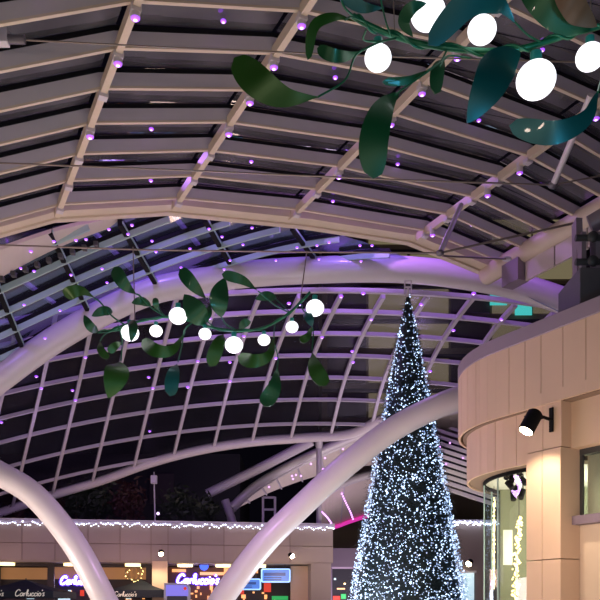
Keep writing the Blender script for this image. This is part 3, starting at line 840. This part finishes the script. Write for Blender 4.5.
# window ornament: gold ball of wire
c = W(FP(134, 571, 2.6)[0], 2.6, FP(134, 573, 2.6)[1])
t = thing('wire_ball_light', c, 'gold glittering wire lantern in the window left of the stone pillar', 'ornament')
m = MB()
for k in range(5):
    a = k*math.pi/5; m.tube([c+V((math.cos(b)*math.cos(a)*.6, math.cos(b)*math.sin(a)*.6, math.sin(b)*.5)) for b in [j*math.pi/8 for j in range(17)]], .02, 5)
m.build('wire_frame', 'cable', t)
for k in range(24):
    v = V((random.gauss(0,1), random.gauss(0,1), random.gauss(0,.8))).normalized()*.6
    MB().octa(c+v, .045).build('bulb', 'warmb', t)
# icicle string
t = thing('icicle_lights', W(10, -.15, ZP), 'white icicle light string along the parapet of the shop building', 'string lights')
m = MB(); m.tube([W(s*.5, -.16, ZP-.14) for s in range(-6, int(SL*2)+1)], .015, 5)
cnt = 0; tot = MB()
for k in range(150):
    s = -1.0+(SL+1.0)*k/149; L = random.choice((.04,.1,.18,.26,.14)); c = W(s, -.17, ZP-.16-L)
    m.tube([W(s, -.16, ZP-.14), c], .006, 4)
    if k % 3 and cnt < 100: MB().octa(c, random.uniform(.035,.055)).build('bulb', 'icicle', t); cnt += 1
    else: tot.octa(c, random.uniform(.025,.045))
m.build('cord', 'coping2', t); o = tot.build('small_bulbs', 'icicle', t); o['kind'] = 'stuff'
# neon writing
FONT = {'C': ([[(1.35,1.6),(1.05,2.0),(.5,1.9),(.1,1.3),(0,.7),(.2,.1),(.7,0),(1.3,.4)]], 1.45),
 'a': ([[(.85,.85),(.5,1),(.1,.7),(.1,.2),(.4,0),(.75,.3),(.9,.95),(.88,.25),(1.1,0)]], 1.15),
 'r': ([[(0,.95),(.12,.4),(.1,0)], [(.1,.45),(.35,.9),(.7,.95)]], .8), 'l': ([[(0,.3),(.4,1.4),(.38,2.0),(.15,1.8),(.12,.4),(.4,0)]], .55),
 'u': ([[(0,1),(.05,.25),(.35,0),(.7,.35),(.8,1),(.8,.2),(1,0)]], 1.1), 'c': ([[(.72,.8),(.4,1),(.05,.6),(.12,.1),(.45,0),(.8,.2)]], .9),
 'i': ([[(.1,1),(.08,.25),(.3,0)], [(.14,1.4),(.16,1.55)]], .4), 'o': ([[(.45,1),(.1,.75),(.05,.3),(.4,0),(.75,.3),(.75,.75),(.45,1)]], .95),
 "'": ([[(.1,2.0),(.05,1.6)]], .3), 's': ([[(.65,.9),(.35,1),(.12,.75),(.5,.42),(.5,.08),(.05,.08)]], .75)}
def script(txt, org, ux, uz, h, r, slant=.18, n=5):
    m = MB(); x = 0
    for ch in txt:
        st, adv = FONT[ch]
        for s in st:
            pts = [org+ux*((x+a+slant*b)*h)+uz*(b*h) for a, b in s]
            m.tube(cr(pts, n) if len(pts) > 2 else pts, r, 6)
        x += adv
    return m, x*h
uz = V((0,0,1)); ux = V((fe.x, fe.y, 0)); back = V((fn.x, fn.y, 0))
Wt = 10.0
def neon(px0, px1, pyb, q, label):
    s0, z = FP(px0, pyb, q); s1, _ = FP(px1, pyb, q); h = (s1-s0)/9.3
    t = thing('neon_sign', W(s0, q, z), label, 'sign')
    m, _ = script("Carluccio's", W(s0, q, z), ux, uz, h, .062); o = m.build('lettering', 'neon', t); lab(o, 'white violet glowing script lettering')
    m, _ = script("Carluccio's", W(s0, q+.10, z), ux, uz, h, .15); m.build('glow_backing', 'neonb', t)
neon(60.5, 96, 584, 2.9, 'violet neon script sign partly hidden by the left tube arch')
neon(177, 219, 583.5, 2.9, 'violet neon script sign right of the stone pillar')
# umbrellas
def umbrella(px, Y, w, pk, ev, vb, label, texts):
    t = thing('cafe_umbrella', (P(px, 600, Y).x, Y, 0), label, 'umbrella', 'navy cafe umbrellas')
    c = P(px, pk, Y); hw = w/2; ze = P(px, ev, Y-hw).z; zv = P(px, vb, Y-hw).z
    co = [V((c.x-hw, Y-hw, ze)), V((c.x+hw, Y-hw, ze)), V((c.x+hw, Y+hw, ze)), V((c.x-hw, Y+hw, ze))]
    m = MB(); tip = V((c.x, Y, c.z))
    for i in range(4):
        a, b = co[i], co[(i+1) % 4]; mm = (a+b)/2+V((0,0,-.0)); q = (a+tip)/2+V((0,0,-.05)); r = (b+tip)/2+V((0,0,-.05))
        m.add([a, b, r, q, tip], [(0,1,2,3), (3,2,4)])
    o = m.build('canopy', 'navy', t); sd = o.modifiers.new('t', 'SOLIDIFY'); sd.thickness = .02
    m = MB()
    for i in range(4):
        a, b = co[i], co[(i+1) % 4]; m.add([a, b, V((b.x, b.y, zv)), V((a.x, a.y, zv))], [(0,1,2,3)])
    o = m.build('valance', 'navy', t); sd = o.modifiers.new('t', 'SOLIDIFY'); sd.thickness = .015
    MB().tube([V((c.x, Y, .05)), V((c.x, Y, c.z+.06))], .035, 10).build('pole', 'dark', t)
    MB().tube([V((c.x, Y, 0)), V((c.x, Y, .08))], .35, 20).build('base', 'dark', t)
    for f0, wd in texts:
        org = V((c.x-hw+f0*w, Y-hw-.02, zv+.07)); m, _ = script("Carluccio's", org, V((1,0,0)), uz, wd*w/9.3, .022, n=3); m.build('lettering', 'text', t)
    return t
umbrella(26, 40, 3.9, 579.5, 591, 597.5, 'navy square cafe umbrella with cream script lettering, at the far left', [(.06, .34), (.54, .36)])
umbrella(141, 52.0, 3.4, 579.5, 590, 597.5, 'navy cafe umbrella just left of the stone pillar', [(.10, .42)])
# kiosk sign right of the pillar
t = thing('kiosk_sign', P(178, 620, 44), 'rounded lilac lit kiosk sign board right of the stone pillar', 'sign')
Y = 44; m = MB()
def rrect(px0, px1, py0, py1, Y, rr, dep, corners=(1,1,0,0)):
    a = P(px0, py1, Y); b = P(px1, py0, Y); r = rr*Y/F_PX; pts = []
    for (cx_, cz_, a0, on) in ((b.x, b.z, 0, corners[1]), (a.x, b.z, 90, corners[0]), (a.x, a.z, 180, corners[2]), (b.x, a.z, 270, corners[3])):
        R = r if on else .01
        ox = cx_+(-R if cx_ == b.x else R); oz = cz_+(-R if cz_ == b.z else R)
        for k in range(6):
            q = math.radians(a0+90*k/5); pts.append((ox+R*math.cos(q), oz+R*math.sin(q)))
    n = len(pts); m = MB()
    m.add([(x, Y, z) for x, z in pts]+[(x, Y+dep, z) for x, z in pts], [tuple(range(n))[::-1], tuple(range(n, 2*n))]+[(i, (i+1) % n, (i+1) % n+n, i+n) for i in range(n)])
    return m
rrect(164, 190, 583, 640, 44.05, 6, .25, (0,1,0,0)).build('frame', 'coping2', t)
rrect(166, 188, 585, 596, 44.0, 4, .06, (0,1,0,0)).build('lit_panel', 'kiosk', t)
rrect(167, 187, 596, 612, 43.98, 1, .06).build('dark_panel', 'kioskd', t)
m = MB().tube([P(185, 588.5, 43.96), P(185, 588.5, 43.99)], .08, 12); m.ball(P(185, 588.5, 43.97), .09, 10, 6, (1,.3,1)); m.build('logo_dot', 'red', t)
# blue screens
def screen(px0, px1, py0, py1, Y, label, hang):
    t = thing('hanging_screen', P((px0+px1)/2, py0, Y), label, 'screen')
    rrect(px0, px1, py0, py1, Y, 2, .25, (1,1,1,1)).build('frame', 'screenc', t)
    rrect(px0+1.4, px1-1.4, py0+1.3, py1-1.3, Y-.03, 1, .06, (1,1,1,1)).build('display', 'screen', t)
    h = py1-py0; m = MB()
    a = P(px0+3, py0+h*.30, Y-.05); b = P(px1-5, py0+h*.52, Y-.04); m.box((a.x, a.y, b.z), (b.x, a.y+.02, a.z))
    for k in range(2):
        a = P(px0+3, py0+h*(.62+.15*k), Y-.05); b = P(px1-9, py0+h*(.69+.15*k), Y-.04); m.box((a.x, a.y, b.z), (b.x, a.y+.02, a.z))
    m.build('graphic', 'screend', t)
    for x in hang:
        MB().tube([P(x, py0, Y+.12), V((P(x, py0, Y).x, Y+.12, ZS))], .02, 5).build('hanger', 'dark', t)
screen(261, 290.5, 568.5, 582.5, 53.4, 'blue screen hanging under the soffit right of the long tube leg', (267, 285))
screen(240, 261, 578.5, 590, 53.0, 'pale blue screen partly hidden behind the long tube leg', (246, 256))
c = P(204, 566, 54); t = thing('round_sign', c, 'small round blue sign above the right neon sign', 'sign')
MB().tube([c+V((0,0,0)), c+V((0,.08,0))], .30, 18).build('disc', 'blue', t)
MB().tube([c+V((0,.04,.25)), V((c.x, c.y+.04, ZS-.1))], .02, 5).build('hanger', 'dark', t)
# floodlights
def flood(px, py, Y, label, d):
    c = P(px, py, Y); t = thing('floodlight', c, label, 'lamp'); d = V(d).normalized()
    m = MB(); m.tube([c-d*.28, c-d*.22, c], .15, 16, [.6, 1, 1.1]); m.build('lamp_body', 'black', t)
    MB().ball(c+d*.02, .15, 14, 8, (1, .6, 1)).build('lamp_lens', 'flood', t)
    MB().tube([c-d*.2, c+V((-.1, .55, .12))], .03, 6).build('bracket', 'black', t)
    return c
fc1 = flood(161, 553.5, 50.2, 'bright floodlight above the stone pillar of the shop building', (0, -.6, -.7))
fc2 = flood(292, 556, 51.8, 'black floodlight on the stone parapet beside the long tube leg', (.7, -.6, -.5))
# ladder frame and pole on the roof of the shop building
t = thing('roof_frame', P(268, 523, 58), 'small white ladder frame standing on the shop roof', 'frame')
a = P(263, 497, 58); b = P(275, 497, 58); zr = P(263, 524, 58).z
m = MB()
for x in (a.x, b.x): m.box((x-.08, 57.95, ZP-.05), (x+.08, 58.05, a.z))
m.build('posts', 'tube', t)
for y in (497.5, 509.5): 
    z = P(0, y, 58).z; MB().box((a.x, 57.95, z-.07), (b.x, 58.05, z+.07)).build('rung', 'tube', t)
t = thing('steel_column', P(319, 600, 56), 'slim pale steel column rising behind the shop corner to the dome edge', 'column')
MB().tube([V((P(319,0,56).x, 56, 0)), P(319, 446, 56)], .19, 14).build('shaft', 'grid', t)
MB().tube([P(319, 446, 56), P(319, 436, 55)], .26, 12).build('head', 'grid', t)
t = thing('cctv_pole', P(155, 520, 51), 'pole with a white camera box among the terrace plants', 'camera')
MB().tube([P(155, 524, 52.5), P(154, 472, 52.5)], .05, 8).build('pole', 'grid', t)
m = MB(); a = P(154, 480, 52.4); m.box((a.x-.2, a.y-.15, a.z-.25), (a.x+.2, a.y+.15, a.z+.3)); m.build('camera_box', 'coping2', t, .04)
m = MB().ball(P(158, 513.5, 52.3), .10, 10, 6); o = m.build('roof_lamp', 'violetw'); tag(o, 'tiny violet lamp at the foot of the camera pole behind the parapet', 'lamp')

# terrace plants
def shrub(px, py0, w, h, mt, label, Y=53.2):
    c = P(px, py0, Y); b = V((c.x, Y, ZP))
    t = thing('shrub', b, label, 'plant', 'terrace shrubs behind the parapet'); m = MB()
    W_ = w*Y/F_PX; H_ = h*Y/F_PX
    for k in range(420):
        d = V((random.gauss(0,.42), random.gauss(0,.3), random.gauss(0,.40)))
        p = V((c.x+d.x*W_*.6, Y+d.y*.8, ZP+H_*.55+d.z*H_*.6))
        if p.z < ZP: continue
        a = random.uniform(0, 6.28); s = random.uniform(.12,.3); u = V((math.cos(a), random.uniform(-.5,.5), math.sin(a)))*s; v = u.cross(V((random.random(),1,random.random()))).normalized()*s*.35
        m.add([p-u, p+v, p+u, p-v], [(0,1,2,3)])
    m.build('foliage', mt, t)
    m = MB()
    for k in range(4): m.tube([b, b+V((random.uniform(-.5,.5)*W_*.6, random.uniform(-.2,.2), H_*.7))], .03, 5)
    m.build('stems', 'bark', t)
for k, (px, w, h, mt, lb_) in enumerate([(-12,34,38,'plantg','dark green shrub at the far left end of the terrace'), (14,30,30,'plantr','dark red shrub behind the left tube arch'), (50,30,34,'plantr','dark red shrub just right of the left tube arch'),
     (76,26,40,'plantg','tall dark green shrub where the dome edge meets the terrace'), (98,30,42,'plantg','dark green shrub left of the centre red shrub'), (128,32,40,'plantr','dark red shrub left of the camera pole'),
     (178,30,32,'plantg','green shrub right of the camera pole'), (205,24,24,'plantg','small green shrub at the right end of the planting')]):
    shrub(px, 520, w, h, mt, lb_)

# ------------------------------------------------------------------ canopies behind the shops
def canopy(label, top, bot, Yn, Yf, r, ribs=10, bm='tube', um='panel', nm='canopy_roof'):
    a = [P(x, y, Yn) for x, y in crpx(top, 6)]; b = [P(x, y, Yf) for x, y in crpx(bot, 6)]
    t = thing(nm, a[0], label, 'roof')
    MB().tube(a, r, 14).build('edge_tube', bm, t)
    m = MB(); n = len(a)
    for i in range(n-1):
        up_ = V((0,0,.08)); m.hexa([a[i], a[i+1], b[i+1], b[i], a[i]+up_, a[i+1]+up_, b[i+1]+up_, b[i]+up_])
    m.build('soffit', um, t)
    for k in range(1, ribs):
        i = int(k*(n-1)/ribs); MB().bar([a[i]+V((0,0,-.06)), b[i]+V((0,0,-.06))], .10, .14).build('rib', 'grid', t)
    return t, a, b
tD1, a1, b1 = canopy('curved pale canopy with violet lamps beneath, rising behind the shop roof', [(232,507),(255,486),(285,468),(320,451),(360,435),(410,420),(470,407)],
                     [(238,508),(262,496),(292,484),(325,474),(365,466),(415,462),(470,462)], 57, 66, .30)
MB().tube([P(x, y+5, 57.5) for x, y in crpx([(232,507),(255,486),(285,468),(320,451),(360,435),(410,420)], 6)], .14, 10).build('inner_tube', 'tube', tD1)
tD2, a2, b2 = canopy('farther vaulted canopy with a magenta edge and light strings, left of the tree', [(318,500),(336,487),(365,476),(400,471),(450,472)],
                     [(318,528),(335,526),(352,520),(375,514),(420,512)], 68, 78, .35, ribs=3, um='panel')
MB().tube([P(x, y, 77.5) for x, y in crpx([(318,529),(335,527),(352,521),(375,515),(420,513)], 6)], .18, 8).build('magenta_strip', 'magenta', tD2)
tD3, a3, b3 = canopy('slatted canopy underside with violet lamps right of the tree', [(425,422),(445,417),(470,415),(500,417)],
                     [(415,440),(440,470),(470,497),(500,515)], 66, 56, .25, ribs=2, um='night')
for k in range(12):
    y = 424+k*6.2
    Yk = 61-k*.75
    MB().bar([P(420, y-12, Yk), P(500, y+14, Yk-1.5)], .16, .24, 0).build('slat', 'white', tD3)
def spots(pts, Y, label, grp):
    for x, y in pts:
        o = MB().ball(P(x, y, Y), .075*Y/60, 8, 6).build('violet_bulb', 'pink'); tag(o, label, 'lamp', grp)
spots([(269,487),(292,476),(293,479),(296,475),(301,476),(311,464),(325,458),(323,469),(320,471),(327,467),(343,449)], 58, 'tiny violet lamp under the curved pale canopy behind the shops', 'violet lamps under the pale canopy')
spots([(450,443),(461,438),(446,464),(463,458),(452,484),(460,480),(440,447),(470,478)], 55, 'tiny violet lamp on the slatted canopy right of the tree', 'violet lamps on the slatted canopy')
for pts, lb_ in (([(342,494),(346,503),(350,511),(353,519)], 'violet light string hanging down the vault beside the tree'), ([(321,511),(326,516),(330,521),(334,528)], 'violet light string by the slim steel column')):
    pp = cr([P(x, y, 70) for x, y in pts], 4); t = thing('light_string', pp[0], lb_, 'string lights')
    MB().tube(pp, .02, 5).build('cord', 'grid', t)
    for p in pp: MB().ball(p, .085, 8, 5).build('bulb', 'pink', t)
t = thing('steel_strut', P(210, 494, 55), 'dim inclined steel strut between the shop roof and the dome edge', 'strut')
MB().tube([P(207, 494, 55), P(260, 468, 55), P(312, 441, 54)], .33, 14).build('tube', 'grid', t)
MB().tube([P(225, 500, 56), P(233, 524, 56)], .3, 12).build('foot', 'grid', t)

# ------------------------------------------------------------------ buildings beyond
off = thing('office_building', (15, 85, 0), 'olive office facade seen through the right half of the dark dome', 'building')
bx0, bx1 = P(322, 0, 85).x, P(600, 0, 85).x+10
MB().box((bx0, 85.6, 0), (bx1, 100, 44)).build('facade', 'facade', off)
nw = 0
for r in range(6):
    for c_ in range(8):
        x0 = bx0+.6+c_*4.4; z0 = 22+r*3.7
        if x0+3.6 > bx1: continue
        m = MB(); m.box((x0, 85.3, z0), (x0+4.1, 85.59, z0+3.0)); m.build('window', 'oliveglow' if (r*3+c_) % 3 else 'shopd', off)  # glow added to carry the olive tone of lit panels in the dome
m = MB()
for r in range(8): m.box((bx0, 85.0, 20.8+r*3.7), (bx1, 85.55, 21.2+r*3.7))
m.build('floor_bands', 'night', off)
for (x0, x1, y0, y1) in ((490,507,294,305),(515,532,302,315)):
    a = P(x0, y1, 84.9); b = P(x1, y0, 84.9); m = MB().box((a.x, 84.9, a.z), (b.x, 84.98, b.z)); o = m.build('window', 'cyanwin', off); lab(o, 'cyan lit window')
nb_ = thing('office_building', (-30, 80, 0), 'dark unlit building mass behind the left half of the dome', 'building')
MB().box((-70, 80, 0), (-6, 95, 17)).build('facade', 'night', nb_)
for k in range(9): MB().box((-55+k*5, 79.8, 12), (-52.6+k*5, 80, 15)).build('window', 'shopd', nb_)

# right of the tree: wall with icicle lights
wr = thing('shop_building', P(470, 608, 42), 'stone shop wall with icicle lights between the tree and the glass drum', 'building')
a = P(452, 521, 42); b = P(500, 521, 42)
MB().box((a.x, 42, 0), (b.x+6, 50, a.z)).build('wall', 'stone2', wr)
MB().box((a.x-.05, 41.9, a.z-.14), (b.x+6, 50, a.z+.06)).build('coping', 'coping2', wr)
c0 = P(463, 573, 41.9); c1 = P(474, 600, 41.9); MB().box((c0.x, 41.88, 0), (c1.x, 41.99, c0.z)).build('window', 'pale', wr)
MB().box((c0.x-.12, 41.85, c0.z), (c1.x+.12, 41.99, c0.z+.12)).build('window_frame', 'coping2', wr)
t = thing('icicle_lights', P(465, 521, 41.8), 'short icicle light string right of the tree', 'string lights')
m = MB().tube([P(453, 521, 41.8), P(500, 520, 41.8)], .015, 5); m.build('cord', 'coping2', t)
for k in range(34): MB().octa(P(454+k*1.35, 522+random.uniform(-.5,3), 41.78), random.uniform(.03,.06)).build('bulb', 'icicle', t)
flood(469, 563.5, 41.3, 'small floodlight on the stone wall right of the tree', (-.5, -.6, -.6))
# walkway between shop and tree
wk = thing('footbridge', P(340, 565, 64), 'dim walkway with a balustrade between the shop corner and the tree', 'bridge')
a = P(325, 567, 64); b = P(375, 560, 64)
MB().box((a.x, 64, a.z), (b.x+8, 67, a.z+.5)).build('deck', 'rail', wk)
MB().box((a.x, 63.95, a.z+.5), (b.x+8, 64.0, a.z+1.5)).build('balustrade', 'rail', wk)
for x in (a.x+.1, b.x+4): MB().box((x, 64.6, 0), (x+.5, 65.1, a.z)).build('support', 'rail', wk)
bgw = thing('lit_shopfront', P(345, 608, 70), 'distant dark shopfront with small coloured lights under the walkway', 'shopfront')
a = P(325, 566, 70); b = P(400, 566, 70); MB().box((a.x, 70, 0), (b.x+10, 71, a.z)).build('wall', 'night', bgw)
for x, y, w, h, mt in ((333,596,7,4,'red'),(341,594,5,5,'green'),(334,578,2,2,'pale'),(344,583,1.5,1.5,'warmb'),(337,588,8,1.5,'litb')):
    p = P(x, y, 69.9); q = P(x+w, y+h, 69.9); MB().box((p.x, 69.9, q.z), (q.x, 69.98, p.z)).build('lit_display', mt, bgw)

# ------------------------------------------------------------------ light
def light(kind, name, loc, col, e, size=1., rot=None, target=None, spot=None, sizey=None):
    l = bpy.data.lights.new(name, kind); l.color = col; l.energy = e
    if kind == 'AREA':
        l.size = size
        if sizey: l.shape = 'RECTANGLE'; l.size_y = sizey
    elif kind in ('POINT', 'SPOT'): l.shadow_soft_size = size
    if spot: l.spot_size = math.radians(spot); l.spot_blend = .6
    o = bpy.data.objects.new(name, l); o.location = loc; C.objects.link(o)
    if target is not None: o.rotation_euler = (V(target)-V(loc)).to_track_quat('-Z', 'Y').to_euler()
    return o
warm = (1, .74, .54); pinkish = (1, .82, .78); vio = (.52, .22, 1)
light('AREA', 'plaza_glow', (-2, 17, .6), (1, .78, .62), 820, 16, target=(-2, 18, 20), sizey=14)
light('AREA', 'plaza_glow_far', (-3, 38, .6), pinkish, 750, 22, target=(-3, 38, 20), sizey=14)
for x in (-9, -3, 3): light('POINT', 'fill_behind_camera', (x, -4, 3.5), (1, .78, .66), 560, .4)  # added unseen fill lights for the rib faces towards the camera
light('AREA', 'shop_glow_left', (-17, 20, 2.5), warm, 420, 6, target=(0, 24, 12), sizey=4)
light('POINT', 'shop_glow_front', (3, 4, 1.0), warm, 110, .4)
for x, y, z, en in ((-13.5, 26.0, 13.8, 900), (-6.5, 27.5, 17.5, 1900), (2, 28.5, 18.0, 1900), (10, 28.5, 18.5, 500)):
    light('POINT', 'violet_wash', (x, y, z), vio, en, .4)
for x, y, z, en in ((-14, 43, 9.0, 150), (-4, 43, 10.6, 170), (6, 44, 10.6, 170)):
    light('POINT', 'violet_wash_far', (x, y, z), (.62, .40, 1), en, .4)
light('POINT', 'violet_wash_low', (-2.2, 20.5, 5.5), (.80, .40, 1), 300, .5)
light('POINT', 'tree_glow', (0.9, 25.0, 1.6), (.80, .86, 1), 420, .8)
light('POINT', 'lower_left_glow', (-8.5, 21.5, 2.0), (1, .85, .8), 330, .8)
light('AREA', 'slat_fill', (9, 50, 1.5), (1, .85, .85), 1600, 5, target=(10, 55, 10))  # added light, brightens the canopy slats
light('SPOT', 'wall_spot_light', tl+d*.05+n3*.02, (1, .80, .56), 240, .08, target=tl+V((.15, .30, -1)), spot=110)
light('POINT', 'shop_interior', (7.6, 18.8, 4.2), (1, .90, .68), 300, .05)
light('POINT', 'shop_interior_front', (5.9, 19.6, 3.0), (1, .92, .70), 110, .05)
light('POINT', 'column_wash', (4.6, 15.2, 3.4), (1, .74, .50), 60, .3)
light('SPOT', 'pillar_flood', fc1+V((0, -.3, 0)), (1, .78, .45), 500, .1, target=fc1+V((0, .2, -3)), spot=120)
light('POINT', 'shopfront_warm', W(8, -3.5, 3.4), (1, .62, .5), 230, .8)
light('POINT', 'shopfront_warm_right', W(17, -3.5, 3.6), (1, .7, .5), 230, .8)
light('POINT', 'shopfront_warm_left', W(0, -3.5, 3.6), (1, .66, .5), 210, .8)
light('AREA', 'cool_wash', (4.5, 3, 3.0), (.08, .60, 1), 110, 1.0, target=(2, 9, 7))
light('AREA', 'cool_wash_far', (-3.5, 13, 3.5), (.1, .65, 1), 70, 1.0, target=(-2.5, 18, 8))
light('AREA', 'canopy_glow', (4, 66, 1.0), (.9, .72, .9), 1500, 10, target=(4, 68, 12))

w = bpy.data.worlds.new('night'); bpy.context.scene.world = w; w.use_nodes = True
nt = w.node_tree; bg = nt.nodes['Background']
tc = nt.nodes.new('ShaderNodeTexCoord'); n = nt.nodes.new('ShaderNodeTexNoise'); n.inputs['Scale'].default_value = 2.5
rp = nt.nodes.new('ShaderNodeValToRGB'); rp.color_ramp.elements[0].color = (.0006, .0004, .0012, 1); rp.color_ramp.elements[1].color = (.003, .0025, .005, 1)
nt.links.new(tc.outputs['Generated'], n.inputs['Vector']); nt.links.new(n.outputs['Fac'], rp.inputs[0]); nt.links.new(rp.outputs[0], bg.inputs[0])
bg.inputs[1].default_value = 1

cam = bpy.data.cameras.new('camera'); co = bpy.data.objects.new('camera', cam); C.objects.link(co)
co.location = (0, 0, CZ); co.rotation_euler = (math.pi/2, 0, 0)
cam.sensor_width = 36; cam.lens = 36*F_PX/600; cam.shift_y = (HOR-300)/600
cam.clip_end = 500
sc = bpy.context.scene; sc.camera = co
sc.view_settings.view_transform = 'Standard'; sc.view_settings.look = 'None'; sc.view_settings.exposure = 0; sc.view_settings.gamma = 1
sc.cycles.max_bounces = 6; sc.cycles.transparent_max_bounces = 12
sc.cycles.sample_clamp_indirect = 3
sc.cycles.use_denoising = True
